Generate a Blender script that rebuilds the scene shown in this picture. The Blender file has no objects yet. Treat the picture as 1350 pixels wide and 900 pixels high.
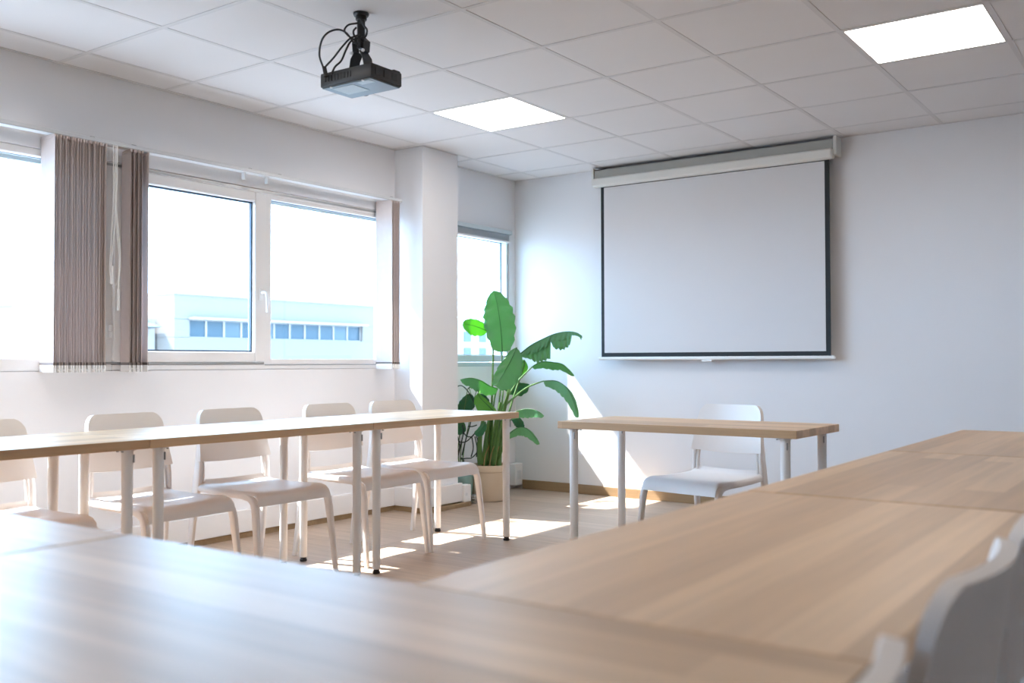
import bpy, bmesh, math, random
from mathutils import Vector, Matrix
random.seed(7)
S = bpy.context.scene
COL = S.collection
PI = math.pi

# ------------------------------------------------------------------ object helpers
def link(name, me, parent=None, loc=(0, 0, 0), rz=0.0):
    o = bpy.data.objects.new(name, me)
    COL.objects.link(o)
    o.location = loc
    o.rotation_euler = (0, 0, rz)
    if parent is not None:
        o.parent = parent
    return o

def empty(name, label, cat, loc=(0, 0, 0), rz=0.0, group=None):
    o = bpy.data.objects.new(name, None)
    o.empty_display_size = 0.1
    COL.objects.link(o)
    o.location = loc
    o.rotation_euler = (0, 0, rz)
    tag(o, label, cat, group)
    return o

def tag(o, label, cat, group=None):
    o['label'] = label
    o['category'] = cat
    if group:
        o['group'] = group
    return o

def struct(o):
    o['kind'] = 'structure'
    return o

def copy_tree(o, parent=None):
    c = o.copy()
    COL.objects.link(c)
    if parent is not None:
        c.parent = parent
    for ch in list(o.children):
        copy_tree(ch, c)
    return c

# ------------------------------------------------------------------ mesh builder
class MB:
    def __init__(self):
        self.v = []; self.f = []; self.mi = []
    def add(self, vs, fs, mi=0):
        n = len(self.v)
        self.v += [tuple(p) for p in vs]
        for f in fs:
            self.f.append(tuple(i + n for i in f)); self.mi.append(mi)
        return self
    def box(self, x0, y0, z0, x1, y1, z1, bev=0.0, mi=0, seg=1):
        if bev <= 0:
            vs = [(x, y, z) for x in (x0, x1) for y in (y0, y1) for z in (z0, z1)]
            fs = [(0, 1, 3, 2), (4, 6, 7, 5), (0, 4, 5, 1), (2, 3, 7, 6), (0, 2, 6, 4), (1, 5, 7, 3)]
            return self.add(vs, fs, mi)
        bm = bmesh.new()
        bmesh.ops.create_cube(bm, size=1.0)
        for v in bm.verts:
            v.co = Vector(((x0 + x1) / 2 + v.co.x * (x1 - x0), (y0 + y1) / 2 + v.co.y * (y1 - y0), (z0 + z1) / 2 + v.co.z * (z1 - z0)))
        bmesh.ops.bevel(bm, geom=list(bm.edges), offset=bev, segments=seg, affect='EDGES', profile=0.5)
        bm.verts.index_update()
        vs = [v.co.copy() for v in bm.verts]
        fs = [tuple(v.index for v in f.verts) for f in bm.faces]
        bm.free()
        return self.add(vs, fs, mi)
    def lathe(self, cx, cy, prof, n=24, mi=0):
        vs = []; fs = []
        for r, z in prof:
            for k in range(n):
                a = 2 * PI * k / n
                vs.append((cx + r * math.cos(a), cy + r * math.sin(a), z))
        m = len(prof)
        for i in range(m - 1):
            for k in range(n):
                k2 = (k + 1) % n
                fs.append((i * n + k, i * n + k2, (i + 1) * n + k2, (i + 1) * n + k))
        fs.append(tuple(reversed(range(n))))
        fs.append(tuple((m - 1) * n + k for k in range(n)))
        return self.add(vs, fs, mi)
    def tube(self, pts, r, n=8, mi=0, sub=5, r1=None):
        P = smooth(pts, sub) if sub else [Vector(p) for p in pts]
        m = len(P)
        vs = []; fs = []
        up = None
        for i, p in enumerate(P):
            t = (P[min(i + 1, m - 1)] - P[max(i - 1, 0)])
            t.normalize()
            if up is None:
                up = Vector((0, 0, 1)) if abs(t.z) < 0.9 else Vector((1, 0, 0))
            a = t.cross(up)
            if a.length < 1e-6: a = t.cross(Vector((1, 0.3, 0)))
            a.normalize()
            b = a.cross(t); up = b
            rr = r if r1 is None else r + (r1 - r) * i / (m - 1)
            for k in range(n):
                an = 2 * PI * k / n
                vs.append(p + a * (rr * math.cos(an)) + b * (rr * math.sin(an)))
        for i in range(m - 1):
            for k in range(n):
                k2 = (k + 1) % n
                fs.append((i * n + k, (i + 1) * n + k, (i + 1) * n + k2, i * n + k2))
        fs.append(tuple(range(n)))
        fs.append(tuple(reversed([(m - 1) * n + k for k in range(n)])))
        return self.add(vs, fs, mi)
    def sweep(self, path, wl, wn, lat=(1, 0, 0), mi=0, ch=0.25):
        """bar with a chamfered rectangular section along a path"""
        P = [Vector(p) for p in path]
        m = len(P); lat = Vector(lat)
        vs = []; fs = []
        for i, p in enumerate(P):
            t = (P[min(i + 1, m - 1)] - P[max(i - 1, 0)]).normalized()
            a = (lat - t * lat.dot(t)).normalized()
            b = t.cross(a)
            w = wl[i] / 2; h = wn[i] / 2; c = min(w, h) * ch
            for u, q in ((-w + c, -h), (w - c, -h), (w, -h + c), (w, h - c), (w - c, h), (-w + c, h), (-w, h - c), (-w, -h + c)):
                vs.append(p + a * u + b * q)
        for i in range(m - 1):
            for k in range(8):
                k2 = (k + 1) % 8
                fs.append((i * 8 + k, i * 8 + k2, (i + 1) * 8 + k2, (i + 1) * 8 + k))
        fs.append(tuple(reversed(range(8))))
        fs.append(tuple((m - 1) * 8 + k for k in range(8)))
        return self.add(vs, fs, mi)
    def sheet(self, G, th, mi=0):
        """closed solid from a grid of points, thickened to both sides of the grid"""
        n = len(G); m = len(G[0])
        G = [[Vector(p) for p in row] for row in G]
        A = []; B = []
        for i in range(n):
            for j in range(m):
                du = G[min(i + 1, n - 1)][j] - G[max(i - 1, 0)][j]
                dv = G[i][min(j + 1, m - 1)] - G[i][max(j - 1, 0)]
                nn = du.cross(dv)
                if nn.length > 1e-12: nn.normalize()
                A.append(G[i][j] + nn * (th / 2)); B.append(G[i][j] - nn * (th / 2))
        fs = []
        o = n * m
        for i in range(n - 1):
            for j in range(m - 1):
                a, b, c, d = i * m + j, (i + 1) * m + j, (i + 1) * m + j + 1, i * m + j + 1
                fs.append((a, b, c, d)); fs.append((a + o, d + o, c + o, b + o))
        rim = [(i, 0) for i in range(n)] + [(n - 1, j) for j in range(1, m)] + [(i, m - 1) for i in range(n - 2, -1, -1)] + [(0, j) for j in range(m - 2, 0, -1)]
        R = [i * m + j for i, j in rim]
        for k in range(len(R)):
            a, b = R[k], R[(k + 1) % len(R)]
            fs.append((b, a, a + o, b + o))
        return self.add(A + B, fs, mi)
    def mesh(self, name, mats, smooth_deg=35):
        me = bpy.data.meshes.new(name)
        me.from_pydata([tuple(p) for p in self.v], [], self.f)
        for m in (mats if isinstance(mats, (list, tuple)) else [mats]):
            me.materials.append(m)
        me.polygons.foreach_set('material_index', self.mi)
        bm = bmesh.new(); bm.from_mesh(me)
        bmesh.ops.recalc_face_normals(bm, faces=bm.faces)
        bm.to_mesh(me); bm.free()
        if smooth_deg:
            me.polygons.foreach_set('use_smooth', [True] * len(me.polygons))
            me.set_sharp_from_angle(angle=math.radians(smooth_deg))
        me.update()
        return me
    def build(self, name, mats, parent=None, loc=(0, 0, 0), rz=0.0, smooth_deg=35):
        return link(name, self.mesh(name, mats, smooth_deg), parent, loc, rz)

def smooth(pts, sub):
    P = [Vector(p) for p in pts]
    if len(P) < 3: return P
    out = []
    for i in range(len(P) - 1):
        p0 = P[max(i - 1, 0)]; p1 = P[i]; p2 = P[i + 1]; p3 = P[min(i + 2, len(P) - 1)]
        for k in range(sub):
            t = k / sub
            out.append(0.5 * ((2 * p1) + (p2 - p0) * t + (2 * p0 - 5 * p1 + 4 * p2 - p3) * t * t + (-p0 + 3 * p1 - 3 * p2 + p3) * t ** 3))
    out.append(P[-1])
    return out

# ------------------------------------------------------------------ materials
def mat(name, col, rough=0.5, metal=0.0, spec=0.5, noise=0.0, nscale=8.0, bump=0.0):
    m = bpy.data.materials.new(name); m.use_nodes = True
    nt = m.node_tree; b = nt.nodes['Principled BSDF']
    b.inputs['Base Color'].default_value = (*col, 1); b.inputs['Roughness'].default_value = rough
    b.inputs['Metallic'].default_value = metal; b.inputs['Specular IOR Level'].default_value = spec
    tc = nt.nodes.new('ShaderNodeTexCoord')
    nz = nt.nodes.new('ShaderNodeTexNoise'); nz.inputs['Scale'].default_value = nscale; nz.inputs['Detail'].default_value = 4
    nt.links.new(tc.outputs['Object'], nz.inputs['Vector'])
    mr = nt.nodes.new('ShaderNodeMapRange'); mr.inputs['To Min'].default_value = 1 - noise; mr.inputs['To Max'].default_value = 1 + noise
    nt.links.new(nz.outputs['Fac'], mr.inputs['Value'])
    mx = nt.nodes.new('ShaderNodeVectorMath'); mx.operation = 'SCALE'; mx.inputs[0].default_value = col
    nt.links.new(mr.outputs['Result'], mx.inputs['Scale'])
    nt.links.new(mx.outputs['Vector'], b.inputs['Base Color'])
    if bump > 0:
        bp = nt.nodes.new('ShaderNodeBump'); bp.inputs['Strength'].default_value = bump; bp.inputs['Distance'].default_value = 0.002
        nz2 = nt.nodes.new('ShaderNodeTexNoise'); nz2.inputs['Scale'].default_value = nscale * 25; nz2.inputs['Detail'].default_value = 3
        nt.links.new(tc.outputs['Object'], nz2.inputs['Vector'])
        nt.links.new(nz2.outputs['Fac'], bp.inputs['Height']); nt.links.new(bp.outputs['Normal'], b.inputs['Normal'])
    return m

def emit(name, col, strength):
    m = bpy.data.materials.new(name); m.use_nodes = True
    nt = m.node_tree; b = nt.nodes['Principled BSDF']
    b.inputs['Base Color'].default_value = (0.8, 0.8, 0.8, 1)
    b.inputs['Emission Color'].default_value = (*col, 1); b.inputs['Emission Strength'].default_value = strength
    return m

def wood(name, c1, c2, row, length, rough, streak=0.16, spec=0.5, rot=0.0, gap=0.0, rnd=True):
    """staves/planks along local X with stretched grain"""
    m = bpy.data.materials.new(name); m.use_nodes = True
    nt = m.node_tree; N = nt.nodes; Lk = nt.links.new; b = N['Principled BSDF']
    tc = N.new('ShaderNodeTexCoord'); mp = N.new('ShaderNodeMapping'); mp.inputs['Rotation'].default_value = (0, 0, rot)
    if rnd:
        oi = N.new('ShaderNodeObjectInfo'); sc = N.new('ShaderNodeVectorMath'); sc.operation = 'SCALE'; sc.inputs['Scale'].default_value = 3.37
        Lk(oi.outputs['Random'], sc.inputs[0]); ad = N.new('ShaderNodeVectorMath'); ad.operation = 'ADD'
        Lk(tc.outputs['Object'], ad.inputs[0]); Lk(sc.outputs['Vector'], ad.inputs[1]); Lk(ad.outputs['Vector'], mp.inputs['Vector'])
    else:
        Lk(tc.outputs['Object'], mp.inputs['Vector'])
    br = N.new('ShaderNodeTexBrick'); br.inputs['Color1'].default_value = (*c1, 1); br.inputs['Color2'].default_value = (*c2, 1)
    br.inputs['Mortar'].default_value = (c1[0] * .55, c1[1] * .5, c1[2] * .45, 1)
    br.inputs['Scale'].default_value = 1.0; br.inputs['Mortar Size'].default_value = gap; br.inputs['Mortar Smooth'].default_value = 0.4
    br.inputs['Brick Width'].default_value = length; br.inputs['Row Height'].default_value = row; br.offset = 0.37
    Lk(mp.outputs['Vector'], br.inputs['Vector'])
    st = N.new('ShaderNodeMapping'); st.inputs['Scale'].default_value = (1.6, 34, 34); Lk(mp.outputs['Vector'], st.inputs['Vector'])
    nz = N.new('ShaderNodeTexNoise'); nz.inputs['Scale'].default_value = 1.0; nz.inputs['Detail'].default_value = 5; nz.inputs['Roughness'].default_value = 0.6
    nz.inputs['Distortion'].default_value = 0.5
    Lk(st.outputs['Vector'], nz.inputs['Vector'])
    mr = N.new('ShaderNodeMapRange'); mr.inputs['From Min'].default_value = 0.3; mr.inputs['From Max'].default_value = 0.7
    mr.inputs['To Min'].default_value = 1 - streak; mr.inputs['To Max'].default_value = 1 + streak; Lk(nz.outputs['Fac'], mr.inputs['Value'])
    mx = N.new('ShaderNodeVectorMath'); mx.operation = 'SCALE'; Lk(br.outputs['Color'], mx.inputs[0]); Lk(mr.outputs['Result'], mx.inputs['Scale'])
    Lk(mx.outputs['Vector'], b.inputs['Base Color'])
    b.inputs['Roughness'].default_value = rough; b.inputs['Specular IOR Level'].default_value = spec
    return m

def leafmat(name, c1, c2, trans):
    m = bpy.data.materials.new(name); m.use_nodes = True
    nt = m.node_tree; N = nt.nodes; Lk = nt.links.new; b = N['Principled BSDF']
    tc = N.new('ShaderNodeTexCoord')
    nz = N.new('ShaderNodeTexNoise'); nz.inputs['Scale'].default_value = 9; nz.inputs['Detail'].default_value = 3
    Lk(tc.outputs['Object'], nz.inputs['Vector'])
    cr = N.new('ShaderNodeMix'); cr.data_type = 'RGBA'
    cr.inputs['A'].default_value = (*c1, 1); cr.inputs['B'].default_value = (*c2, 1)
    Lk(nz.outputs['Fac'], cr.inputs['Factor']); Lk(cr.outputs['Result'], b.inputs['Base Color'])
    b.inputs['Roughness'].default_value = 0.38
    tr = N.new('ShaderNodeBsdfTranslucent'); tr.inputs['Color'].default_value = (c2[0] * 1.5 + .04, min(1, c2[1] * 1.5 + .05), c2[2] * .8, 1)
    ms = N.new('ShaderNodeMixShader'); ms.inputs['Fac'].default_value = trans
    Lk(b.outputs['BSDF'], ms.inputs[1]); Lk(tr.outputs['BSDF'], ms.inputs[2])
    Lk(ms.outputs['Shader'], N['Material Output'].inputs['Surface'])
    return m

def slatmat(name, col, rough, **k):
    m = mat(name, col, rough, **k); nt = m.node_tree; N = nt.nodes; Lk = nt.links.new
    tr = N.new('ShaderNodeBsdfTranslucent'); tr.inputs['Color'].default_value = (*col, 1)
    ms = N.new('ShaderNodeMixShader'); ms.inputs['Fac'].default_value = 0.05
    Lk(N['Principled BSDF'].outputs['BSDF'], ms.inputs[1]); Lk(tr.outputs['BSDF'], ms.inputs[2]); Lk(ms.outputs['Shader'], N['Material Output'].inputs['Surface'])
    return m

def glassmat():
    m = bpy.data.materials.new('window_glass'); m.use_nodes = True
    nt = m.node_tree; N = nt.nodes; Lk = nt.links.new
    tr = N.new('ShaderNodeBsdfTransparent'); tr.inputs['Color'].default_value = (0.985, 0.99, 0.99, 1)
    gl = N.new('ShaderNodeBsdfGlossy'); gl.inputs['Roughness'].default_value = 0.02
    fr = N.new('ShaderNodeLayerWeight'); fr.inputs['Blend'].default_value = 0.5
    pw = N.new('ShaderNodeMath'); pw.operation = 'POWER'; pw.inputs[1].default_value = 5.0; Lk(fr.outputs['Facing'], pw.inputs[0])
    ma = N.new('ShaderNodeMath'); ma.operation = 'MULTIPLY_ADD'; ma.inputs[1].default_value = 0.6; ma.inputs[2].default_value = 0.03; Lk(pw.outputs[0], ma.inputs[0])
    ms = N.new('ShaderNodeMixShader'); Lk(ma.outputs[0], ms.inputs['Fac']); Lk(tr.outputs['BSDF'], ms.inputs[1]); Lk(gl.outputs['BSDF'], ms.inputs[2])
    Lk(ms.outputs['Shader'], N['Material Output'].inputs['Surface'])
    return m

M = {}
M['wall'] = mat('wall_paint', (0.785, 0.785, 0.805), 0.75, spec=0.25, noise=0.012, nscale=2.0, bump=0.08)
M['wallgrey'] = mat('wall_paint_grey', (0.50, 0.49, 0.48), 0.75, spec=0.25, noise=0.012, nscale=2.0, bump=0.08)
M['tile'] = mat('ceiling_tile', (0.74, 0.72, 0.72), 0.9, spec=0.1, noise=0.02, nscale=3.0, bump=0.2)
M['tbar'] = mat('ceiling_grid', (0.64, 0.62, 0.62), 0.55, spec=0.3)
M['floor'] = wood('floor_planks', (0.43, 0.325, 0.245), (0.52, 0.40, 0.31), 0.19, 1.25, 0.42, 0.14, 0.4, 0.0, 0.0015, False)
M['skirt'] = wood('skirting_wood', (0.30, 0.20, 0.11), (0.36, 0.25, 0.14), 0.5, 2.4, 0.5, 0.15, 0.4, 0.0, 0, False)
M['oak'] = wood('oak_laminate', (0.50, 0.315, 0.17), (0.72, 0.49, 0.29), 0.082, 1.9, 0.40, 0.12, 0.55)
M['leg'] = mat('white_steel', (0.84, 0.83, 0.82), 0.35, spec=0.5)
M['black'] = mat('black_plastic', (0.012, 0.013, 0.015), 0.45)
M['chair'] = mat('chair_plastic', (0.84, 0.80, 0.775), 0.42, spec=0.5)
M['chairleg'] = mat('chair_steel', (0.84, 0.80, 0.775), 0.38, spec=0.5)
M['frame'] = mat('window_upvc', (0.80, 0.79, 0.79), 0.35, spec=0.5)
M['gasket'] = mat('dark_gasket', (0.03, 0.06, 0.10), 0.5)
M['alu'] = mat('grey_frame', (0.55, 0.62, 0.64), 0.4, spec=0.5)
M['glass'] = glassmat()
M['slat'] = slatmat('slat_fabric', (0.64, 0.555, 0.525), 0.85, spec=0.2, noise=0.05, nscale=30)
M['slatb'] = mat('slat_hem', (0.18, 0.15, 0.14), 0.8)
M['whiteplastic'] = mat('white_plastic', (0.82, 0.82, 0.82), 0.4)
M['clear'] = mat('pale_plastic', (0.70, 0.72, 0.74), 0.3)
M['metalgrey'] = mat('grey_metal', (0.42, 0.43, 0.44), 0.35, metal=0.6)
M['slatgrey'] = mat('grey_lamella', (0.66, 0.69, 0.71), 0.4)
M['proj'] = mat('projector_black', (0.018, 0.019, 0.021), 0.42)
M['projbase'] = mat('projector_base', (0.10, 0.13, 0.15), 0.28)
M['projlabel'] = mat('projector_sticker', (0.38, 0.44, 0.47), 0.35)
M['screen'] = mat('screen_fabric', (0.68, 0.67, 0.68), 0.9, spec=0.1)
M['screenborder'] = mat('screen_border', (0.012, 0.016, 0.02), 0.7)
M['case'] = mat('screen_case', (0.74, 0.73, 0.69), 0.4)
M['caseshade'] = mat('screen_case_shade', (0.42, 0.42, 0.39), 0.5)  # case tone darkened to carry the shade on its recessed back
M['pot'] = mat('pot_cream', (0.58, 0.47, 0.34), 0.5, noise=0.02)
M['tealpot'] = mat('pot_teal', (0.30, 0.50, 0.47), 0.3)
M['soil'] = mat('soil', (0.12, 0.055, 0.035), 0.95, noise=0.5, nscale=60)
M['leafA'] = leafmat('leaf_green', (0.10, 0.29, 0.14), (0.17, 0.42, 0.215), 0.33)
M['leafB'] = leafmat('leaf_bright', (0.10, 0.32, 0.07), (0.17, 0.44, 0.10), 0.40)
M['leafC'] = leafmat('leaf_dark', (0.02, 0.11, 0.05), (0.03, 0.17, 0.07), 0.15)
M['rib'] = mat('leaf_rib', (0.05, 0.17, 0.05), 0.5)
M['stem'] = mat('stem_green', (0.09, 0.20, 0.05), 0.45, noise=0.3, nscale=20)
M['stemdark'] = mat('stem_dark', (0.015, 0.03, 0.025), 0.5)
M['husk'] = mat('dry_husk', (0.35, 0.22, 0.10), 0.8, noise=0.3, nscale=30)
M['lampR'] = emit('lamp_diffuser', (1.0, 0.925, 0.855), 8.5)
M['bld'] = mat('facade_pale', (0.25, 0.215, 0.19), 0.8, noise=0.02)
M['bldw'] = mat('facade_white', (0.44, 0.38, 0.34), 0.8, noise=0.02)
M['bglass'] = mat('far_window', (0.05, 0.085, 0.11), 0.3)
M['bglass2'] = mat('far_window_light', (0.09, 0.125, 0.145), 0.3)
M['conc'] = mat('concrete', (0.30, 0.30, 0.30), 0.9, noise=0.1)
LEAVES=[
  ([(-4.217,5.774,1.097),(-4.228,5.779,1.225),(-4.247,5.777,1.366),(-4.266,5.775,1.462),(-4.291,5.771,1.547)],0.118,12,[(-4.314,5.789,0.26),(-4.275,5.784,0.553),(-4.236,5.78,0.834),(-4.217,5.774,1.097)]) ,
  ([(-4.336,5.747,1.249),(-4.37,5.68,1.276),(-4.4,5.618,1.292),(-4.42,5.563,1.291)],0.062,10,[(-4.362,5.816,0.254),(-4.335,5.8,0.663),(-4.314,5.792,1.058),(-4.316,5.775,1.199),(-4.336,5.747,1.249)]) ,
  ([(-4.073,5.754,1.123),(-4.086,5.706,1.035),(-4.112,5.648,0.937),(-4.138,5.591,0.845)],0.107,35,[(-4.275,5.755,0.265),(-4.197,5.763,0.668),(-4.122,5.784,0.963),(-4.073,5.754,1.123)]) ,
  ([(-4.051,5.77,1.079),(-3.973,5.794,1.139),(-3.892,5.82,1.182),(-3.807,5.849,1.219),(-3.722,5.879,1.235),(-3.656,5.895,1.228),(-3.608,5.899,1.206)],0.129,72,[(-4.291,5.805,0.259),(-4.225,5.783,0.555),(-4.142,5.773,0.835),(-4.051,5.77,1.079)]) ,
  ([(-4.066,5.947,0.984),(-4.013,5.999,1.018),(-3.951,6.059,1.012),(-3.903,6.109,0.995),(-3.841,6.171,0.915)],0.039,40,[(-4.295,5.802,0.259),(-4.263,5.815,0.636),(-4.168,5.877,0.855),(-4.066,5.947,0.984)]) ,
  ([(-3.943,5.915,0.879),(-3.843,5.924,0.88),(-3.759,5.924,0.837),(-3.694,5.912,0.751),(-3.638,5.893,0.624)],0.056,50,[(-4.291,5.805,0.259),(-4.242,5.806,0.637),(-4.146,5.846,0.767),(-4.041,5.87,0.84),(-3.943,5.915,0.879)]) ,
  ([(-4.12,5.733,0.622),(-4.052,5.75,0.667),(-3.984,5.768,0.679),(-3.921,5.782,0.669),(-3.863,5.794,0.632)],0.045,45,[(-4.291,5.805,0.259),(-4.226,5.784,0.471),(-4.12,5.733,0.622)]) ,
  ([(-4.17,5.763,0.475),(-4.1,5.781,0.532),(-4.041,5.792,0.545),(-3.982,5.804,0.508),(-3.92,5.82,0.427)],0.045,45,[(-4.286,5.809,0.259),(-4.238,5.791,0.375),(-4.17,5.763,0.475)]) ,
  ([(-4.14,5.78,0.625),(-4.109,5.803,0.608),(-4.087,5.82,0.569),(-4.083,5.823,0.536)],0.039,30,[(-4.286,5.809,0.259),(-4.218,5.792,0.415),(-4.14,5.78,0.625)]) ,
  ([(-4.249,5.759,0.823),(-4.288,5.7,0.846),(-4.326,5.64,0.886),(-4.365,5.582,0.903),(-4.408,5.52,0.892)],0.062,45,[(-4.323,5.782,0.26),(-4.314,5.781,0.552),(-4.286,5.771,0.749),(-4.249,5.759,0.823)]) ,
  ([(-4.329,5.946,0.858),(-4.283,6.0,0.846),(-4.237,6.054,0.839),(-4.199,6.101,0.845)],0.062,30,[(-4.325,5.842,0.254),(-4.322,5.897,0.602),(-4.329,5.946,0.858)]) ,
  ([(-4.201,5.675,0.644),(-4.235,5.629,0.7),(-4.273,5.579,0.761),(-4.276,5.556,0.795)],0.062,35,[(-4.332,5.776,0.26),(-4.281,5.745,0.471),(-4.201,5.675,0.644)]) ,
  ([(-4.172,5.992,1.035),(-4.192,5.98,0.978),(-4.221,5.961,0.904)],0.051,25,[(-4.286,5.809,0.259),(-4.237,5.895,0.662),(-4.178,5.99,0.973),(-4.172,5.992,1.035)]) ,
  ([(-4.295,5.671,0.581),(-4.296,5.61,0.529),(-4.298,5.548,0.499)],0.034,30,[(-4.346,5.766,0.26),(-4.318,5.72,0.444),(-4.295,5.671,0.581)]) ,
]
SHEATHS= [[(-4.387,5.737,0.26),(-4.394,5.728,0.383),(-4.383,5.732,0.507),(-4.359,5.747,0.636)],[(-4.376,5.769,0.252),(-4.353,5.757,0.411),(-4.337,5.764,0.552),(-4.308,5.782,0.692)],[(-4.309,5.792,0.254),(-4.286,5.78,0.413),(-4.258,5.771,0.582),(-4.238,5.782,0.722)],[(-4.282,5.812,0.254),(-4.27,5.816,0.411),(-4.245,5.829,0.58)],[(-4.385,5.837,0.246),(-4.361,5.824,0.435),(-4.348,5.817,0.605)]]
MLEAVES=[
  ([(-4.451,5.701,0.782),(-4.47,5.689,0.737),(-4.499,5.67,0.681),(-4.508,5.664,0.647)],0.062,20,[(-4.53,5.663,0.1),(-4.535,5.652,0.382),(-4.494,5.674,0.664),(-4.469,5.687,0.822),(-4.451,5.701,0.782)]) ,
  ([(-4.483,5.66,0.569),(-4.511,5.64,0.541),(-4.539,5.621,0.496)],0.051,20,[(-4.517,5.648,0.103),(-4.509,5.647,0.327),(-4.488,5.657,0.519),(-4.483,5.66,0.569)]) ,
  ([(-4.419,5.761,0.781),(-4.397,5.778,0.736),(-4.379,5.792,0.685)],0.051,20,[(-4.539,5.693,0.096),(-4.517,5.702,0.379),(-4.467,5.73,0.662),(-4.437,5.748,0.798),(-4.419,5.761,0.781)]) ,
]
STEMS= [[(-4.528,5.608,0.828),(-4.496,5.631,0.845),(-4.464,5.654,0.822),(-4.433,5.678,0.766),(-4.411,5.695,0.704)],[(-4.451,5.664,0.822),(-4.414,5.69,0.845),(-4.377,5.716,0.822),(-4.346,5.74,0.755),(-4.334,5.751,0.693)],[(-4.494,5.646,0.328),(-4.47,5.66,0.441),(-4.445,5.675,0.542),(-4.421,5.689,0.665)],[(-4.522,5.627,0.306),(-4.502,5.638,0.396),(-4.483,5.65,0.497),(-4.486,5.645,0.553)],[(-4.487,5.646,0.502),(-4.46,5.666,0.469),(-4.428,5.689,0.469),(-4.409,5.702,0.508)],[(-4.515,5.628,0.441),(-4.497,5.641,0.424),(-4.461,5.667,0.435),(-4.419,5.696,0.485)],[(-4.526,5.623,0.328),(-4.507,5.635,0.385),(-4.515,5.627,0.452),(-4.524,5.62,0.486)],[(-4.504,5.64,0.3),(-4.467,5.666,0.306),(-4.435,5.689,0.311),(-4.402,5.711,0.356),(-4.397,5.713,0.429),(-4.405,5.706,0.469)],[(-4.454,5.668,0.542),(-4.427,5.688,0.542),(-4.4,5.707,0.553)],[(-4.414,5.699,0.469),(-4.402,5.71,0.384),(-4.407,5.708,0.317)],[(-4.433,5.686,0.469),(-4.425,5.694,0.384),(-4.439,5.685,0.317)]]
CAB= [[(-2.977,2.832,2.223),(-2.989,2.822,2.258),(-2.999,2.814,2.303),(-2.99,2.818,2.36),(-2.969,2.833,2.394),(-2.936,2.856,2.407),(-2.91,2.875,2.397),(-2.892,2.888,2.372),(-2.882,2.896,2.353),(-2.864,2.909,2.347)],[(-2.979,2.829,2.252),(-2.95,2.849,2.29),(-2.924,2.867,2.331),(-2.897,2.885,2.366),(-2.879,2.897,2.378),(-2.861,2.91,2.385)],[(-2.959,2.845,2.22),(-2.946,2.853,2.252),(-2.925,2.868,2.277),(-2.908,2.878,2.321),(-2.89,2.89,2.359),(-2.866,2.907,2.372)],[(-2.858,2.911,2.435),(-2.876,2.898,2.432),(-2.899,2.882,2.426),(-2.912,2.873,2.404),(-2.9,2.883,2.382),(-2.882,2.896,2.366)],[(-2.857,2.911,2.454),(-2.845,2.921,2.423),(-2.835,2.928,2.404),(-2.841,2.925,2.378),(-2.854,2.916,2.372)],[(-2.871,2.902,2.416),(-2.881,2.895,2.401),(-2.879,2.897,2.382),(-2.869,2.905,2.369)]]
SKY_A, SKY_B, SUN, EXPO = 12.5, 4.4, 19.0, 0.62
# ------------------------------------------------------------------ the room
WX = -4.575          # window wall, room face
BY = 6.445           # screen wall, room face
RX, FY = 1.75, -1.9  # the two walls behind and right of the camera
CZ = 2.49
struct(MB().box(WX - .2, FY - .2, -.12, RX + .2, BY + .2, 0).build('floor', M['floor']))

# ceiling: 600 mm tiles in a T-bar grid, two tiles replaced by light panels
GX, GY = -3.116, 3.760
LIGHTS = [(-1, 1), (3, 1), (-1, -4), (3, -4)]
c = MB()
for i in range(-4, 10):
    for j in range(-11, 6):
        if (i, j) in LIGHTS: continue
        x0, x1 = max(GX + .6 * i, WX), min(GX + .6 * (i + 1), RX)
        y0, y1 = max(GY + .6 * j, FY), min(GY + .6 * (j + 1), BY)
        if x1 - x0 < .01 or y1 - y0 < .01: continue
        c.box(x0 + .007, y0 + .007, CZ + .0015 + random.uniform(0, .0012), x1 - .007, y1 - .007, CZ + .02, 0.003, 0)
for i in range(-3, 10):
    x = GX + .6 * i
    if WX + .02 < x < RX: c.box(x - .012, FY, CZ + .0005, x + .012, BY, CZ + .0045, 0, 1)
for j in range(-11, 6):
    y = GY + .6 * j
    if FY < y < BY: c.box(WX, y - .012, CZ, RX, y + .012, CZ + .004, 0, 1)
c.box(WX, FY, CZ - .001, WX + .02, BY, CZ + .003, 0, 1).box(WX, BY - .02, CZ - .001, RX, BY, CZ + .003, 0, 1)
c.box(WX - .2, FY - .2, CZ + .03, RX + .2, BY + .2, CZ + .12, 0, 0)
struct(c.build('ceiling', [M['tile'], M['tbar']], smooth_deg=0))

# window wall with its two openings (the long window band, the niche window past the pillar)
W_Y0, W_Y1, W_Z0, W_Z1 = 0.45, 5.0, 0.975, 2.055
N_Y0, N_Y1, N_Z0, N_Z1 = 5.42, 6.362, 0.985, 2.075
w = MB(); xa, xb = WX - .2, WX
w.box(xa, FY - .2, 0, xb, W_Y0, CZ + .03).box(xa, W_Y0, 0, xb, W_Y1, W_Z0).box(xa, W_Y0, W_Z1, xb, W_Y1, CZ + .03)
w.box(xa, W_Y1, 0, xb, N_Y0, CZ + .03).box(xa, N_Y0, 0, xb, N_Y1, N_Z0).box(xa, N_Y0, N_Z1, xb, N_Y1, CZ + .03)
w.box(xa, N_Y1, 0, xb, BY + .2, CZ + .03)
struct(w.build('wall_left', M['wall'], smooth_deg=0))
struct(MB().box(WX, BY, 0, RX + .2, BY + .2, CZ + .03).build('wall_back', M['wall'], smooth_deg=0))
struct(MB().box(RX, FY - .2, 0, RX + .2, BY, CZ + .03).build('wall_right', M['wallgrey'], smooth_deg=0))
struct(MB().box(WX, FY - .2, 0, RX, FY, CZ + .03).build('wall_front', M['wall'], smooth_deg=0))
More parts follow.
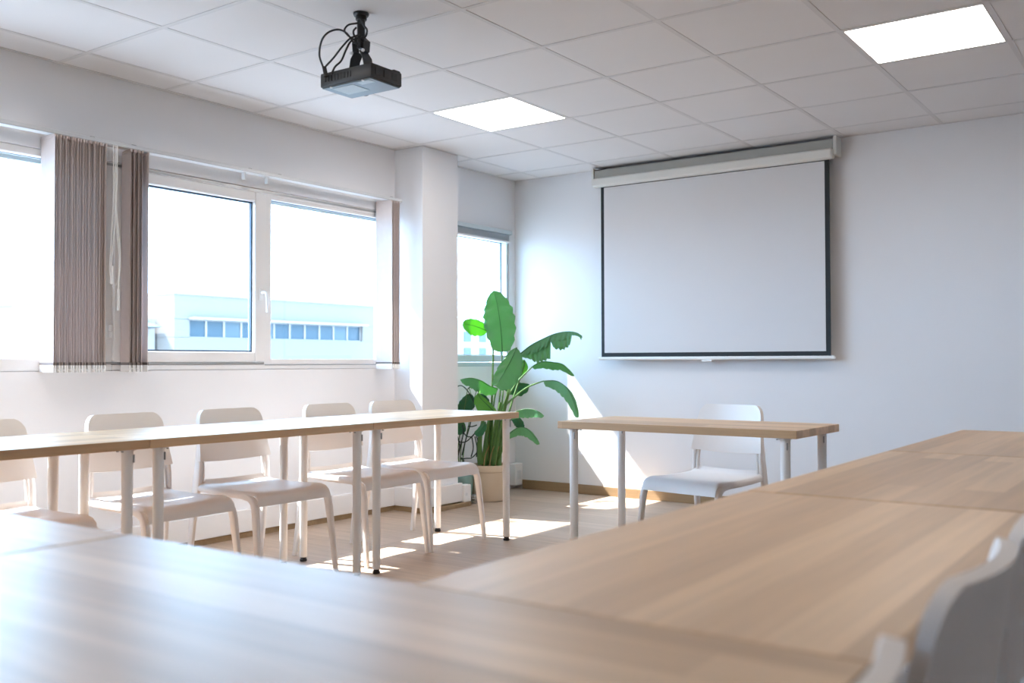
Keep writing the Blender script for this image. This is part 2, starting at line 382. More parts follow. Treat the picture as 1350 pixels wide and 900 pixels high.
struct(MB().box(WX - .01, 5.0, 0, -4.32, 5.385, CZ + .001, 0.004).build('pillar', M['wall']))
struct(MB().box(-4.50, BY - .014, 0, RX, BY, .072, .003).build('baseboard_back', M['skirt']))
struct(MB().box(WX, FY, 0, WX + .012, 4.99, .035, .002).box(WX, 4.985, 0, -4.30, 5.0, .035, .002)
       .box(-4.32, 4.985, 0, -4.262, 5.46, .028, .002).build('baseboard_left', M['skirt']))
# white cable trunking low on the window wall and around the pillar foot
struct(MB().box(WX, FY, .035, WX + .03, 4.97, .165, .004).box(WX, 4.97, .035, -4.29, 5.0, .165, .004)
       .box(-4.32, 4.97, .035, -4.29, 5.40, .165, .004).build('trim_1', M['frame']))
so = MB().box(-4.325, 5.39, .028, -4.268, 5.468, .150, .005).build('socket_box', M['whiteplastic'])
tag(so, 'white socket box at the end of the trunking by the pillar foot', 'socket')
MB().box(-4.2685, 5.405, .075, -4.2665, 5.425, .095, .0008).build('socket_cover', M['clear'], so)
sb = MB().box(WX, BY - .105, .03, WX + .075, BY - .001, .205, .006).build('socket_box', M['whiteplastic'])
tag(sb, 'white socket box in the corner right of the potted plant', 'socket')
MB().box(WX + .075, BY - .085, .08, WX + .078, BY - .03, .15, .001).build('socket_cover', M['clear'], sb)
# unseen roof overhang outside the windows, added and sized to cut off the sun patches
struct(MB().box(WX - .52, FY - 2, 2.20, WX - .2, BY + 3, 2.34).build('trim_2', M['conc'], smooth_deg=0))

# ---- windows
def rect_frame(mb, x0, x1, y0, y1, z0, z1, l, r, b, t, bev=.004, mi=0):
    mb.box(x0, y0, z0, x1, y0 + l, z1, bev, mi); mb.box(x0, y1 - r, z0, x1, y1, z1, bev, mi)
    mb.box(x0, y0 + l - .001, z0, x1, y1 - r + .001, z0 + b, bev, mi); mb.box(x0, y0 + l - .001, z1 - t, x1, y1 - r + .001, z1, bev, mi)
    return mb
def pane(par, x, y0, y1, z0, z1, nm='pane'):
    return MB().box(x - .003, y0, z0, x + .003, y1, z1).build(nm, M['glass'], par, smooth_deg=0)
def gasket(par, x0, x1, y0, y1, z0, z1, t=.006):
    return rect_frame(MB(), x0, x1, y0, y1, z0, z1, t, t, t, t, 0).build('gasket', M['gasket'], par, smooth_deg=0)
FX = WX - .012
# left window: fixed light, its wide right stile next to the opening sash
w1 = rect_frame(MB(), FX - .07, FX, W_Y0, 2.78, W_Z0, W_Z1, .07, .075, .065, .038).build('window_1', M['frame']); struct(w1)
gasket(w1, FX - .055, FX - .035, W_Y0 + .065, 2.708, 1.035, 2.022); pane(w1, FX - .045, W_Y0 + .06, 2.711, 1.03, 2.025)
# main window: opening sash on the left, fixed light on the right
w2 = MB(); rect_frame(w2, FX - .07, FX, 2.78, 5.0, W_Z0, W_Z1, .092, .028, .034, .03)
w2.box(FX - .07, 3.84, W_Z0 + .03, FX - .002, 3.92, W_Z1 - .02, .004)
rect_frame(w2, FX - .06, FX - .008, 3.919, 4.973, 1.008, 2.03, .004, .010, .03, .027, .002)
w2 = struct(w2.build('window_2', M['frame']))
sash = rect_frame(MB(), FX - .05, FX + .016, 2.87, 3.865, 1.022, 2.030, .095, .083, .058, .06, .006).build('sash', M['frame'], w2)
MB().box(FX - .03, 2.825, 1.0085, FX + .006, 3.86, 1.0215).box(FX - .03, 3.87, 1.0, FX + .0008, 4.965, 1.0065).box(FX - .03, 2.80, 2.034, FX + .0008, 4.98, 2.047).build('gap_shade_strip', M['metalgrey'], w2, smooth_deg=0)  # solid grey strips painting the shade in the frame gaps
gasket(sash, FX - .03, FX - .012, 2.963, 3.784, 1.078, 1.972, .010); pane(sash, FX - .022, 2.96, 3.788, 1.075, 1.975)
gasket(w2, FX - .050, FX - .030, 3.918, 4.967, 1.034, 2.006, .005); pane(w2, FX - .042, 3.915, 4.968, 1.03, 2.01)
MB().box(FX - .105, 3.85, 1.994, FX - .09, 4.99, 2.05, .002).box(FX - .105, 2.88, 1.975, FX - .09, 3.85, 2.05, .002).build('roller_shutter', M['alu'], w2)
MB().box(FX - .105, W_Y0 + .01, 2.000, FX - .09, 2.77, 2.05, .002).build('roller_shutter', M['alu'], w1)
hd = MB().box(FX + .016, 3.808, 1.385, FX + .026, 3.838, 1.455, .004).tube([(FX + .02, 3.823, 1.432), (FX + .055, 3.825, 1.432), (FX + .06, 3.832, 1.41), (FX + .06, 3.838, 1.315)], .008, 10)
hd.build('handle', M['whiteplastic'], sash)
hg = MB()
for zz in (1.16, 1.195): hg.tube([(FX + .012, 2.855, zz - .016), (FX + .012, 2.855, zz + .016)], .011, 12, sub=0)
hg.build('hinge', M['whiteplastic'], w2)
# niche window
w3 = rect_frame(MB(), FX - .07, FX, N_Y0, N_Y1, N_Z0, N_Z1, .06, .022, .03, .03).build('window_3', M['alu']); struct(w3)
s3 = rect_frame(MB(), FX - .05, FX + .010, N_Y0 + .065, N_Y1 - .012, 1.02, 2.04, .085, .020, .052, .06, .003).build('sash', M['alu'], w3)
gasket(s3, FX - .055, FX - .045, N_Y0 + .148, 6.333, 1.07, 1.982, .006); pane(s3, FX - .050, N_Y0 + .145, 6.336, 1.066, 1.985)

# ---- ceiling lights
def ceiling_light(i, j, label):
    x, y = GX + .6 * i, GY + .6 * j
    t = empty('ceiling_light', label, 'light', (x + .3, y + .3, CZ))
    fr = MB()
    for a in (-.288, .282): fr.box(a, -.288, 0, a + .006, .288, .012).box(-.282, a, 0, .282, a + .006, .012)
    fr.build('frame', M['tbar'], t, smooth_deg=0)
    MB().box(-.284, -.284, .001, .284, .284, .010, .002).build('diffuser', M['lampR'], t, smooth_deg=0)
    MB().box(-.286, -.286, .0105, .286, .286, .029).build('housing', M['tbar'], t, smooth_deg=0)
ceiling_light(-1, 1, 'square ceiling light panel right of the projector, nearest the pillar')
ceiling_light(3, 1, 'square ceiling light panel over the right side, above right of the screen')

# the same fixtures again, five tiles further back over the near tables
ceiling_light(-1, -4, 'square ceiling light panel behind the projector, over the window side tables')
ceiling_light(3, -4, 'square ceiling light panel over the near end of the right table row')

# ------------------------------------------------------------------ tables
TT = .034
TH = .73
def table_root(L, W, name='table', ins=(.065, .065, .065, .065), iny=.045):
    """origin at floor under the middle; long side along local X. ins: leg insets"""
    t = bpy.data.objects.new(name, None); COL.objects.link(t)
    MB().box(-L / 2, -W / 2, TH - TT, L / 2, W / 2, TH, .0015).build('tabletop', M['oak'], t)
    for k, (sx, sy) in enumerate(((-1, -1), (1, -1), (1, 1), (-1, 1))):
        x, y = sx * (L / 2 - ins[k]), sy * (W / 2 - iny)
        lg = MB().lathe(x, y, [(.017, .022), (.0195, .024), (.020, .4), (.021, TH - TT - .006)], 20).build('leg', M['leg'], t)
        MB().lathe(x, y, [(.016, 0), (.018, .003), (.018, .012), (.014, .015), (.014, .024)], 16).build('foot', M['black'], lg)
        pl = MB().lathe(x, y, [(.029, TH - TT - .006), (.030, TH - TT)], 20)
        for q in range(2):
            pl.box(x - sx * .030 - .004, y + (q - .5) * .03 - .004, TH - TT - .010, x - sx * .030 + .004, y + (q - .5) * .03 + .004, TH - TT - .005, .001, 1)
        pl.box(x + .012, y - .0205 * 1 - .002, TH - TT - .050, x + .018, y - .016, TH - TT - .020, .001, 1)
        pl.build('mounting_plate', [M['leg'], M['metalgrey']], lg)
    return t
def place(t, x, y, rz, label, group):
    t.location = (x, y, 0); t.rotation_euler = (0, 0, rz); tag(t, label, 'table', group); return t
GL = 'tables in the row along the windows'
proto = table_root(1.198, .60)
place(proto, -3.522, 3.976, PI / 2, 'far oak table of the window row, its end by the potted plant', GL)
place(copy_tree(proto), -3.522, 2.776, PI / 2, 'middle oak table of the window row, below the main window', GL)
place(copy_tree(proto), -3.522, 1.576, PI / 2, 'near oak table of the window row, cut by the left edge', GL)
place(table_root(1.183, .55), -1.968, 4.230, -.012, 'freestanding oak table in front of the white screen with a chair behind', 'teacher table')
GR = 'tables in the row on the right'
def right_table(y0, y1, lab, ins=(.065,) * 4):
    place(table_root(y1 - y0, .575, 'table', ins), -.5375 - .01, (y0 + y1) / 2, PI / 2, lab, GR)
right_table(3.244, 4.400, 'far oak table of the right row, only its top showing at right')
right_table(2.070, 3.231, 'middle oak table of the right row between the two dark seams')
right_table(.951, 2.055, 'large blurred oak table at right with white chair backs along its edge', (.030, .065, .065, .030))
GN = 'tables in the front row'
place(table_root(1.2, .6, 'table', iny=.030), -.862, .650, 0, 'nearest oak table across the bottom of the picture', GN)
place(table_root(1.2, .6), -2.070, .650, 0, 'oak table at lower left corner behind a dark seam', GN)

# ------------------------------------------------------------------ chairs (local +Y is the front)
def chair_root():
    t = bpy.data.objects.new('chair', None); COL.objects.link(t)
    prof = [(-.214, .466), (-.208, .452), (-.196, .442), (-.170, .4365), (-.12, .434), (-.05, .432), (.03, .4315), (.10, .4335), (.150, .436), (.185, .4355), (.207, .429), (.221, .416), (.229, .398), (.233, .376)]
    us = [-1, -.985, -.95, -.85, -.6, -.3, 0, .3, .6, .85, .95, .985, 1]
    G = []
    for k, (y, z) in enumerate(prof):
        row = []
        hw = .208 + .006 * (y + .21) / .44
        for u in us:
            a = abs(u)
            drop = .018 if a == 1 else (.006 if a > .97 else 0)
            fade = 1 if k < 9 else max(0, 1 - (k - 8) / 4)
            bow = -.010 * (1 - u * u) if k < 4 else 0
            row.append((u * hw, y + bow + (.006 * (1 - u * u) if k > 8 else 0), z - drop * fade - .008 * (1 - u * u) * fade))
        G.append(row)
    MB().sheet(G, .007).build('seat', M['chair'], t, smooth_deg=50)
    # curved back shell with rounded shoulders and a thick rim
    G = []
    zs = [.553, .558, .58, .62, .66, .70, .73, .745, .757, .768, .777, .784, .7885, .7905]
    for z in zs:
        row = []
        hw = .213 - .031 * (z - .553) / .24
        if z > .74:
            q = (z - .74) / .0515
            hw = hw - .044 + .044 * math.sqrt(max(0, 1 - q * q))
        for u in us:
            x = u * hw
            cv = 1 - (x / .2) ** 2
            arch = .012 * (1 - u * u) * max(0, 1 - (z - .553) / .05)
            row.append((x, -.203 - (z - .553) * .17 - .036 * cv, z - arch))
        G.append(row)
    MB().sheet(G, .020).build('backrest', M['chair'], t, smooth_deg=55)
    for s in (-1, 1):
        MB().sweep([(s * .203, -.215, .426), (s * .204, -.10, .4175), (s * .205, .03, .4150), (s * .207, .12, .4150), (s * .210, .165, .411), (s * .213, .195, .398), (s * .216, .212, .375), (s * .218, .221, .34), (s * .225, .240, .18), (s * .232, .258, 0)],
                   [.016, .018, .018, .018, .019, .02, .021, .021, .019, .016], [.02, .022, .024, .026, .030, .034, .036, .036, .030, .022]).build('leg', M['chairleg'], t, smooth_deg=50)
        r = MB().sweep([(s * .214, -.280, 0), (s * .210, -.252, .20), (s * .206, -.232, .38), (s * .203, -.222, .45), (s * .199, -.217, .52), (s * .194, -.222, .585), (s * .188, -.231, .64)],
                       [.016, .018, .019, .019, .018, .016, .012], [.024, .032, .042, .046, .042, .030, .012])
        r.sweep([(s * .183, -.212, .445), (s * .180, -.211, .50), (s * .176, -.220, .575)], [.010, .010, .008], [.022, .022, .016])
        r.sweep([(s * .196, -.225, .452), (s * .182, -.213, .452)], [.02, .02], [.014, .014], (0, 1, 0))
        r.build('leg', M['chairleg'], t, smooth_deg=50)
    return t
chair0 = chair_root()
def chair(x, y, rz, label, group, first=[True]):
    o = chair0 if first[0] else copy_tree(chair0)
    first[0] = False
    o.location = (x, y, 0); o.rotation_euler = (0, 0, rz)
    return tag(o, label, 'chair', group)
CG = 'chairs along the window row'
R = -PI / 2
chair(-3.650, 4.235, R - .01, 'white plastic chair in front of the pillar, last of the window row', CG)
chair(-3.650, 3.735, R + .01, 'white plastic chair one seat left of the pillar, under the right window pane', CG)
chair(-3.655, 3.072, R - .01, 'white plastic chair in the middle of the window row, below the window handle', CG)
chair(-3.660, 2.515, R + .02, 'white plastic chair below the pleated stack of blinds, behind two table legs', CG)
chair(-3.655, 1.872, R, 'white plastic chair cut off by the left edge of the photo', CG)
chair(-2.068, 4.560, PI - .16, 'white chair behind the freestanding table, facing the room below the screen', 'teacher chair')
RG = 'chairs against the right row'
chair(-.470, .680, PI / 2, 'white chair back in the bottom right corner, only its shoulder showing', RG)
chair(-.470, 1.223, PI / 2, 'large blurred white chair back at the lower right edge', RG)
chair(-.470, 1.725, PI / 2, 'white chair just beyond the big one, a sliver at the right edge', RG)

# ------------------------------------------------------------------ blinds
tr = MB().box(WX + .060, -.6, 2.111, WX + .112, 4.955, 2.133, .003)
tr.box(WX + .108, -.6, 2.1135, WX + .1130, 4.955, 2.1155, 0, 1)
trk = tag(tr.build('blind_track', [M['clear'], M['metalgrey']]), 'long white blind track above the windows', 'track')
for y in (2.70, 2.93, 3.68, 3.90, 4.88):
    MB().box(WX, y - .012, 2.134, WX + .085, y + .012, 2.143, .002).build('bracket', M['metalgrey'], trk)
def carrier(y): return MB().box(WX + .07, y - .006, 2.07, WX + .098, y + .006, 2.112, .002)
for y in (3.63, 3.80):
    carrier(y).build('carrier', M['clear'], trk)
def slat_mesh(w=.125, z0=1.003, z1=2.097):
    n = 5
    G = [[((k / (n - 1) - .5) * w, .004 * math.sin(PI * k / (n - 1)), z) for k in range(n)] for z in (z0, (z0 + z1) / 2, z1)]
    m = MB().sheet(G, .0012)
    m.box(-w / 2 + .002, -.0012, z1 - .002, w / 2 - .002, .0052, z1 + .012, 0, 0)
    m.box(-w / 2, -.0016, z0, w / 2, .0056, z0 + .016, 0, 1)
    return m.mesh('slat', [M['slat'], M['slatb']], 60)
SM = slat_mesh()
WM = MB().box(-.060, -.0022, .971, .063, .0045, 1.006, .0012).mesh('bottom_weight', M['whiteplastic'])
def stack(root, ys, ang, x=WX + .073):
    for k, y in enumerate(ys):
        a = ang if not isinstance(ang, (list, tuple)) else ang[k]
        s = link('slat', SM, root, (x + (-.006 if k % 2 else 0) + random.uniform(-.002, .001), y + random.uniform(-.0008, .0008), 0), a + random.uniform(-.012, .012))
        link('bottom_weight', WM, s, (0, 0, 0), 0)
def chain(root, y0, y1, x, z):
    m = MB(); n = int((y1 - y0) / .006)
    for k in range(n):
        y = y0 + (y1 - y0) * k / n
        m.box(x - .0022, y - .0022, z - .0022 + .003 * math.sin(k * 1.3), x + .0022, y + .0022, z + .0022 + .003 * math.sin(k * 1.3), .0008)
    m.build('bead_chain', M['whiteplastic'], root)
bA = tag(bpy.data.objects.new('vertical_blind', None), 'wide pleated stack of taupe vertical blind slats at left', 'blind', 'vertical blinds'); COL.objects.link(bA)
nA = 19
stack(bA, [2.478 + (2.742 - 2.478) * k / (nA - 1) for k in range(nA)], 0.0)
chain(bA, 2.478, 2.745, WX + .137, .985)
bB = tag(bpy.data.objects.new('vertical_blind', None), 'narrow dark blind stack beside the opening window, right of the cords', 'blind', 'vertical blinds'); COL.objects.link(bB)
stack(bB, [2.891 + .0115 * k for k in range(7)] + [2.992], [-.22] * 7 + [-.10])
chain(bB, 2.880, 2.952, WX + .137, .985)
bC = tag(bpy.data.objects.new('vertical_blind', None), 'slim blind stack hanging against the pillar', 'blind', 'vertical blinds'); COL.objects.link(bC)
stack(bC, [4.815 + .0125 * k for k in range(7)], .22)
chain(bC, 4.832, 4.914, WX + .137, .985)
cd = MB(); cx = WX + .130
cd.tube([(cx, 2.783, 2.11), (cx, 2.785, 1.85), (cx + .004, 2.772, 1.62), (cx + .004, 2.765, 1.48), (cx, 2.785, 1.40), (cx, 2.80, 1.37)], .0028, 6)
cd.tube([(cx, 2.806, 2.11), (cx, 2.803, 1.80), (cx + .004, 2.820, 1.60), (cx + .004, 2.822, 1.49), (cx, 2.805, 1.41), (cx, 2.785, 1.42), (cx, 2.775, 1.50), (cx, 2.793, 1.72), (cx, 2.795, 2.11)], .0028, 6)
cd.tube([(cx, 2.803, 2.11), (cx + .006, 2.80, 1.9), (cx + .006, 2.795, 1.75), (cx + .006, 2.815, 1.55), (cx + .006, 2.812, 1.38)], .0028, 6)
cd = tag(cd.build('pull_cord', M['whiteplastic']), 'looped white pull cords hanging between the two left blinds', 'cord')
MB().tube([(cx, 2.778, 1.50), (cx, 2.778, 1.41)], .008, 10, sub=0).tube([(cx + .006, 2.812, 1.385), (cx + .006, 2.812, 1.28)], .007, 10, sub=0).build('cord_weight', M['whiteplastic'], cd)
# raised venetian blind on the niche window
vb = tag(bpy.data.objects.new('venetian_blind', None), 'raised grey venetian blind on the window behind the pillar', 'blind'); COL.objects.link(vb)
MB().box(FX + .014, N_Y0 + .02, 2.040, FX + .050, N_Y1 - .005, 2.073, .003).build('head_rail', M['alu'], vb)
for k in range(7):
    z = 1.992 + .0062 * k
    MB().box(FX + .018, N_Y0 + .03, z, FX + .045, N_Y1 - .03, z + .0022).build('slat', M['slatgrey'], vb, smooth_deg=0)
MB().box(FX + .018, N_Y0 + .03, 1.973, FX + .046, N_Y1 - .03, 1.988, .003).build('bottom_rail', M['whiteplastic'], vb)
MB().box(FX + .024, N_Y0 + .2, 1.985, FX + .026, N_Y0 + .206, 2.045).box(FX + .024, N_Y1 - .2, 1.985, FX + .026, N_Y1 - .194, 2.045).build('ladder_cord', M['whiteplastic'], vb)

# ------------------------------------------------------------------ projection screen
ps = empty('projection_screen', 'pull-down white projection screen with black border on the end wall', 'screen', (-2.86, 6.36, 1.03))
def P(mb, nm, m, par=ps, **k):
    o = mb.build(nm, m, par, **k); return o
ox, oy, oz = -2.86, 6.36, 1.03
def bx(x0, y0, z0, x1, y1, z1, b=.002): return MB().box(x0 - ox, y0 - oy, z0 - oz, x1 - ox, y1 - oy, z1 - oz, b)
P(bx(-3.765, 6.300, 2.338, -1.955, 6.375, 2.402, .010), 'case', M['case'])
P(bx(-3.760, 6.340, 2.402, -1.958, 6.43, 2.468, .004), 'case_back', M['caseshade'])
for x0, x1 in ((-3.782, -3.763), (-1.957, -1.935)):
    b = bx(x0, 6.33, 2.36, x1, BY, 2.485, .003); P(b, 'end_bracket', M['case'])
sc = P(bx(-3.715, 6.359, 1.055, -1.990, 6.361, 2.345, 0), 'screen_sheet', M['screenborder'], smooth_deg=0)
bx(-3.688, 6.3575, 1.085, -2.022, 6.359, 2.333, 0).build('screen_surface', M['screen'], ps, smooth_deg=0)
P(bx(-3.742, 6.350, 1.032, -1.963, 6.370, 1.055, .006), 'bottom_bar', M['whiteplastic'])
P(bx(-2.90, 6.352, 1.018, -2.82, 6.362, 1.034, .004), 'pull_handle', M['whiteplastic'])

# ------------------------------------------------------------------ projector on its ceiling mount
pj = empty('ceiling_projector', 'black projector hanging on a ceiling mount with looped cables', 'projector', (-2.886, 2.945, CZ))
def bp(x0, y0, z0, x1, y1, z1, b=.002): return MB().box(x0 + .0, y0, z0 - CZ, x1, y1, z1 - CZ, b)
MB().lathe(0, 0, [(.030, -.012), (.034, -.004), (.034, 0)], 20).build('ceiling_plate', M['proj'], pj)
MB().lathe(0, 0, [(.017, -.125), (.017, -.012)], 16).lathe(0, 0, [(.022, -.03), (.024, -.026), (.024, -.012), (.02, -.008)], 16).build('mount_pole', M['proj'], pj)
br = MB()
for s in (-1, 1):
    br.sweep([(s * .012, 0, -.105), (s * .034, 0, -.125), (s * .030, 0, -.165), (s * .014, 0, -.172)], [.03, .036, .036, .03], [.006] * 4, (0, 1, 0))
    br.sweep([(s * .014, 0, -.165), (s * .034, 0, -.195), (s * .050, 0, -.262)], [.05, .055, .05], [.005] * 3, (0, 1, 0))
br.box(-.012, -.014, -.150, .012, .014, -.105, .002).box(-.060, -.035, -.266, .060, .035, -.258, .002)
br.build('bracket', M['proj'], pj)
sw = MB()
for s in (-1, 1): sw.tube([(s * .034, -.02, -.168), (s * .034, -.027, -.168)], .007, 10, sub=0)
sw.build('screw', M['leg'], pj)
hs = MB().box(-.145, -.095, -.315, .145, .095, -.255, .006, 0, 2)
hs.box(-.14, -.09, -.320, .14, .09, -.313, .003, 1)
h = hs.build('housing', [M['proj'], M['projbase']], pj, rz=0.02)
MB().box(-.10, -.07, -.3215, .02, .03, -.3195).box(.05, -.08, -.3215, .12, -.045, -.3195).build('label_plate', M['projlabel'], h, smooth_deg=0)
v = MB()
v2 = MB()
for k in range(3): v2.box(.1445, -.070 + k * .05, -.300, .1475, -.038 + k * .05, -.268, .001)
for k in range(9): v.box(-.12 + k * .018, -.0975, -.296, -.111 + k * .018, -.0945, -.270, .0008)
v.build('vent', M['black'], h); v2.build('vent', M['black'], h)
MB().box(.10, .05, -.258, .14, .092, -.248, .003).box(-.02, .04, -.258, .06, .09, -.252, .003).build('control_panel', M['proj'], h)
lz = MB()
for (r0, a, b_) in ((.032, .090, .108),):
    lz.tube([(-.07, a, -.284), (-.07, b_, -.284)], r0, 20, sub=0)
lz.build('lens', M['black'], h)
for s in (-1, 1):
    MB().tube([(s * .09, -.085, -.322), (s * .09, -.085, -.318)], .006, 10, sub=0).build('foot', M['leg'], h)
cb = MB()
for l in CAB:
    cb.tube([(x + 2.886, y - 2.945, z - CZ) for x, y, z in l], .0042, 8)
x, y, z = CAB[0][0]
cb.tube([(x + 2.886, y - 2.945, z - CZ - .012), (x + 2.874, y - 2.945, z - CZ + .03)], .009, 10, sub=0)
cb.build('cable', M['proj'], pj)

# ------------------------------------------------------------------ plants
TORN = [(0, .12), (.10, .45), (.22, .92), (.36, 1.0), (.42, .95), (.445, .25), (.47, .62), (.60, .80), (.72, .62), (.76, .16), (.92, .13), (1, .22)]
def leaf(root, mid, hw, fold, pet, m, base, nseg=5, petr=.009, split=0):
    B = Vector(base)
    Mi = [Vector(p) - B for p in smooth(mid, nseg)]
    n = len(Mi)
    view = Vector((-.5815, .8134, 0.0))
    G = []
    W = [-1, -.75, -.4, -.06, 0, .06, .4, .75, 1]
    fr = math.radians(fold)
    for i, p in enumerate(Mi):
        t = (Mi[min(i + 1, n - 1)] - Mi[max(i - 1, 0)]).normalized()
        side = t.cross(view)
        if side.length < .05: side = Vector((view.y, -view.x, 0))
        side.normalize()
        nrm = side.cross(t).normalized()
        u = i / (n - 1)
        wd = hw * (max(0.0, math.sin(PI * min(1, u * .93 + .06))) ** .62) * (1.0 if u < .97 else .55)
        if split:      # a torn blade: two lobes with a gap, then a thin rolled tip
            for (ua, wa), (ub, wb) in zip(TORN, TORN[1:]):
                if ua <= u <= ub + 1e-6: wd = hw * (wa + (wb - wa) * (u - ua) / max(1e-6, ub - ua))
        if u == 0: wd = hw * .22
        rag = 1.0
        row = []
        for q in W:
            a = abs(q)
            jag = 1 + (.07 * math.sin(i * 2.1 + (3 if q > 0 else 0)) if a == 1 else 0)
            flop = side if side.z <= 0 else side
            off = side * (q * wd * math.cos(fr) * jag) - Vector((0, 0, 1)) * (a * wd * math.sin(fr) * jag) + nrm * (.10 * wd * (1 - a)) + nrm * (.012 * math.sin(i * 1.7 + q * 4) * a * wd / .1)
            row.append(p + off)
        G.append(row)
    lf = MB().sheet(G, .0012).build('leaf', m, root, smooth_deg=80)
    MB().tube(Mi[:max(3, int(n * .93))], .0035, 6, sub=0, r1=.001).build('midrib', M['rib'], lf)
    MB().tube([Vector(p) - B for p in pet], petr, 7, r1=petr * .55).build('petiole', M['stem'], lf)
    return lf
PB = (-4.33, 5.77, 0)
pl = empty('potted_plant', 'tall broad-leaved green plant in a cream pot in the window corner', 'plant', PB)
pt = MB().lathe(0, 0, [(.118, 0), (.128, .004), (.139, .20), (.139, .212), (.146, .216), (.148, .255), (.144, .262), (.132, .262), (.130, .235), (.02, .230)], 40).build('pot', M['pot'], pl)
MB().lathe(0, 0, [(.131, .232), (.131, .240), (.09, .247), (.01, .250)], 32).build('soil', M['soil'], pl)
LM = ['leafA', 'leafB', 'leafA', 'leafA', 'leafA', 'leafA', 'leafA', 'leafA', 'leafC', 'leafA', 'leafC', 'leafB', 'leafB', 'leafC']
for (mid, hw, fold, pet), mm in zip(LEAVES, LM):
    leaf(pl, mid, hw, fold, pet, M[mm], PB, split=(fold == 72), nseg=9 if fold == 72 else 5)
for k, l in enumerate(SHEATHS):
    MB().tube([Vector(p) - Vector(PB) for p in l], .026, 10, r1=.011).build('stem', M['husk'] if k == 4 else M['stem'], pl)
for k in range(3):
    MB().tube([(-.01 + .03 * k, -.06 + .03 * k, .24), (.0 + .03 * k, -.055 + .03 * k, .33), (.03 + .025 * k, -.05 + .03 * k, .40)], .005, 6, r1=.002).build('dry_husk', M['husk'], pl)
MBASE = (-4.455, 5.585, 0)
p2 = empty('trailing_plant', 'dark heart-leaved plant with looping bare stems half hidden by the pillar', 'plant', MBASE)
MB().lathe(0, 0, [(.07, 0), (.078, .004), (.096, .18), (.100, .19), (.094, .192), (.09, .17), (.02, .165)], 32).build('pot', M['tealpot'], p2)
MB().lathe(0, 0, [(.089, .166), (.07, .172), (.01, .174)], 24).build('soil', M['soil'], p2)
for mid, hw, fold, pet in MLEAVES:
    leaf(p2, mid, hw, fold, pet[:0] + [(MBASE[0], MBASE[1], .17)] + pet[1:], M['leafC'], MBASE, petr=.004)
for l in STEMS:
    MB().tube([Vector(p) - Vector(MBASE) for p in l], .0045, 6).build('stem', M['stemdark'], p2)
MB().tube([(0, 0, .165), (-.04, .06, .22), (-.07, .12, .28), (-.105, .13, .30)], .006, 6).build('stem', M['stemdark'], p2)
cc = MB()
for k in range(5):
    a0 = k * 1.1; r = .045 + .008 * k
    cc.tube([(-4.30 + r * .5 * math.cos(a0 + q * .8), 5.56 + .6 * r * math.sin(a0 + q * .8) + .02 * 0, .006 + .012 * k + .006 * math.sin(q * 1.5)) for q in range(8)], .0045, 6)
tag(cc.build('cable_coil', M['metalgrey']), 'tangle of cables on the floor behind the pillar socket box', 'cable')

# ------------------------------------------------------------------ outside
struct(MB().box(-140, -120, -8.2, -4.9, 160, -8).build('ground', M['conc'], smooth_deg=0))
b1 = tag(bpy.data.objects.new('office_building', None), 'pale flat-roofed building with a strip of windows across the street', 'building', 'buildings outside'); COL.objects.link(b1)
MB().box(-46, 21.20, -8, -30, 31.55, 1.95).box(-46, 21.20, 2.60, -30, 31.55, 3.50).box(-46, 21.2, 1.94, -30, 21.85, 2.61).box(-46, 30.73, 1.94, -30, 31.55, 2.61).box(-46, 21.85, 1.94, -30.5, 30.73, 2.61).build('wall', M['bld'], b1, smooth_deg=0)
MB().box(-46.05, 21.15, 3.50, -29.95, 31.60, 3.56).build('roof_edge', M['bldw'], b1, smooth_deg=0)
MB().box(-30.4, 21.8, 2.60, -29.7, 30.8, 2.68).build('canopy', M['bldw'], b1, smooth_deg=0)
for k in range(11):
    y0 = 21.85 + k * .807
    f = rect_frame(MB(), -30.2, -30.12, y0, y0 + .807, 1.95, 2.60, .04, .04, .03, .03, 0).build('window', M['bldw'], b1, smooth_deg=0)
    MB().box(-30.19, y0 + .03, 1.97, -30.15, y0 + .777, 2.58).build('pane', M['bglass2'] if k in (4, 9, 2) else M['bglass'], f, smooth_deg=0)
b2 = tag(bpy.data.objects.new('office_building', None), 'lower white wing left of the strip-windowed building, with a slanted canopy', 'building', 'buildings outside'); COL.objects.link(b2)
MB().box(-39, 16.6, -8, -31, 21.1, 2.62).build('wall', M['bldw'], b2, smooth_deg=0)
MB().add([(-31, 19.9, 2.52), (-31, 20.85, 2.52), (-30.2, 20.85, 2.30), (-31, 19.9, 2.42), (-31, 20.85, 2.25), (-30.2, 19.9, 2.30)], [(0, 1, 2, 5), (3, 5, 2, 4), (0, 5, 3), (1, 4, 2), (0, 3, 4, 1)]).build('canopy', M['bglass2'], b2, smooth_deg=0)
for k in range(2):
    MB().box(-30.98, 20.0 + k * .42, 1.96, -30.95, 20.34 + k * .42, 2.18).build('window', M['bglass'], b2, smooth_deg=0)
b3 = tag(bpy.data.objects.new('office_building', None), 'low pale building at the far left edge of the left window', 'building', 'buildings outside'); COL.objects.link(b3)
MB().box(-60, 12, -8, -46.5, 24.6, 2.13).box(-60.1, 11.9, 2.13, -46.4, 24.7, 2.20).build('wall', M['bld'], b3, smooth_deg=0)
MB().box(-46.49, 14, 1.4, -46.45, 23.0, 1.65).build('window', M['bglass2'], b3, smooth_deg=0)
b4 = tag(bpy.data.objects.new('office_building', None), 'white building with small square windows seen through the pillar window', 'building', 'buildings outside'); COL.objects.link(b4)
MB().box(-46, 35.0, -8, -30, 46, 3.2).build('wall', M['bldw'], b4, smooth_deg=0)
for k in range(4):
    for zz in (1.25, 2.05):
        MB().box(-30.02, 36.6 + k * 1.25, zz, -29.97, 37.15 + k * 1.25, zz + .5).build('window', M['bglass2'], b4, smooth_deg=0)

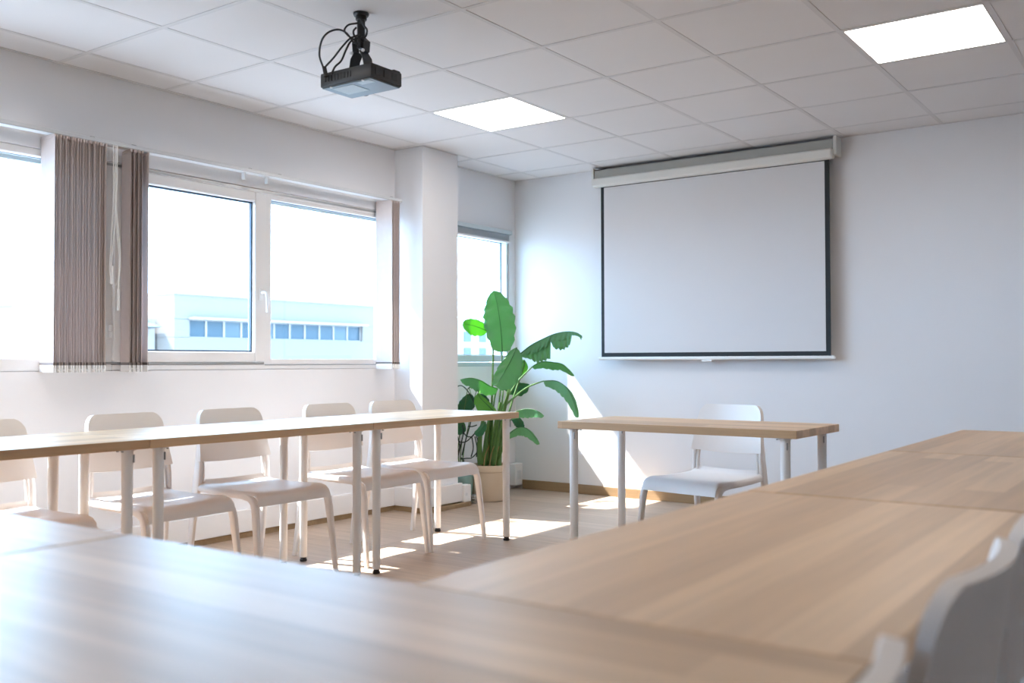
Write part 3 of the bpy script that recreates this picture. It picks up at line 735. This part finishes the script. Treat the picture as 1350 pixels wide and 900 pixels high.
# ------------------------------------------------------------------ light
wd = bpy.data.worlds.new('sky'); S.world = wd; wd.use_nodes = True
wn = wd.node_tree; bg = wn.nodes['Background']; bg.inputs['Color'].default_value = (0.39, 0.67, 1.0, 1)
# hazy sky, brightest on the sun's side (-X), fading to the far side
tc = wn.nodes.new('ShaderNodeTexCoord'); sp = wn.nodes.new('ShaderNodeSeparateXYZ'); mr = wn.nodes.new('ShaderNodeMapRange')
wn.links.new(tc.outputs['Generated'], sp.inputs[0]); wn.links.new(sp.outputs['X'], mr.inputs['Value'])
mr.inputs['From Min'].default_value = -1; mr.inputs['From Max'].default_value = 1; mr.inputs['To Min'].default_value = SKY_A; mr.inputs['To Max'].default_value = SKY_B
wn.links.new(mr.outputs['Result'], bg.inputs['Strength'])
sd = bpy.data.lights.new('sun', 'SUN'); sd.energy = SUN; sd.angle = math.radians(.55); sd.color = (1.0, .98, .95)
so_ = bpy.data.objects.new('sun', sd); COL.objects.link(so_)
so_.rotation_euler = Vector((1.0, .225, -1.2)).to_track_quat('-Z', 'Y').to_euler()

# ------------------------------------------------------------------ camera
cam = bpy.data.cameras.new('camera'); co = bpy.data.objects.new('camera', cam); COL.objects.link(co); S.camera = co
cam.sensor_width = 36; cam.lens = 1280.2 / 1350 * 36
co.location = (0, 0, 1.015)
yaw, pitch, roll = 0.620673, 0.021546, -0.0020046
f = Vector((-math.sin(yaw) * math.cos(pitch), math.cos(yaw) * math.cos(pitch), math.sin(pitch)))
r = Vector((math.cos(yaw), math.sin(yaw), 0)); u = r.cross(f)
r2 = r * math.cos(roll) + u * math.sin(roll); u2 = -r * math.sin(roll) + u * math.cos(roll)
mt = Matrix((r2, u2, -f)).transposed().to_4x4(); mt.translation = co.location
co.matrix_world = mt
cam.dof.use_dof = True; cam.dof.focus_distance = 5.2; cam.dof.aperture_fstop = 3.2
cam.clip_start = .05; cam.clip_end = 500

vs = S.view_settings
vs.view_transform = 'Standard'; vs.look = 'None'; vs.exposure = EXPO; vs.gamma = 1.0; vs.use_curve_mapping = False
S.cycles.max_bounces = 10; S.cycles.diffuse_bounces = 6; S.cycles.use_denoising = True
S.cycles.sample_clamp_indirect = 8
S.cycles.caustics_reflective = False; S.cycles.caustics_refractive = False
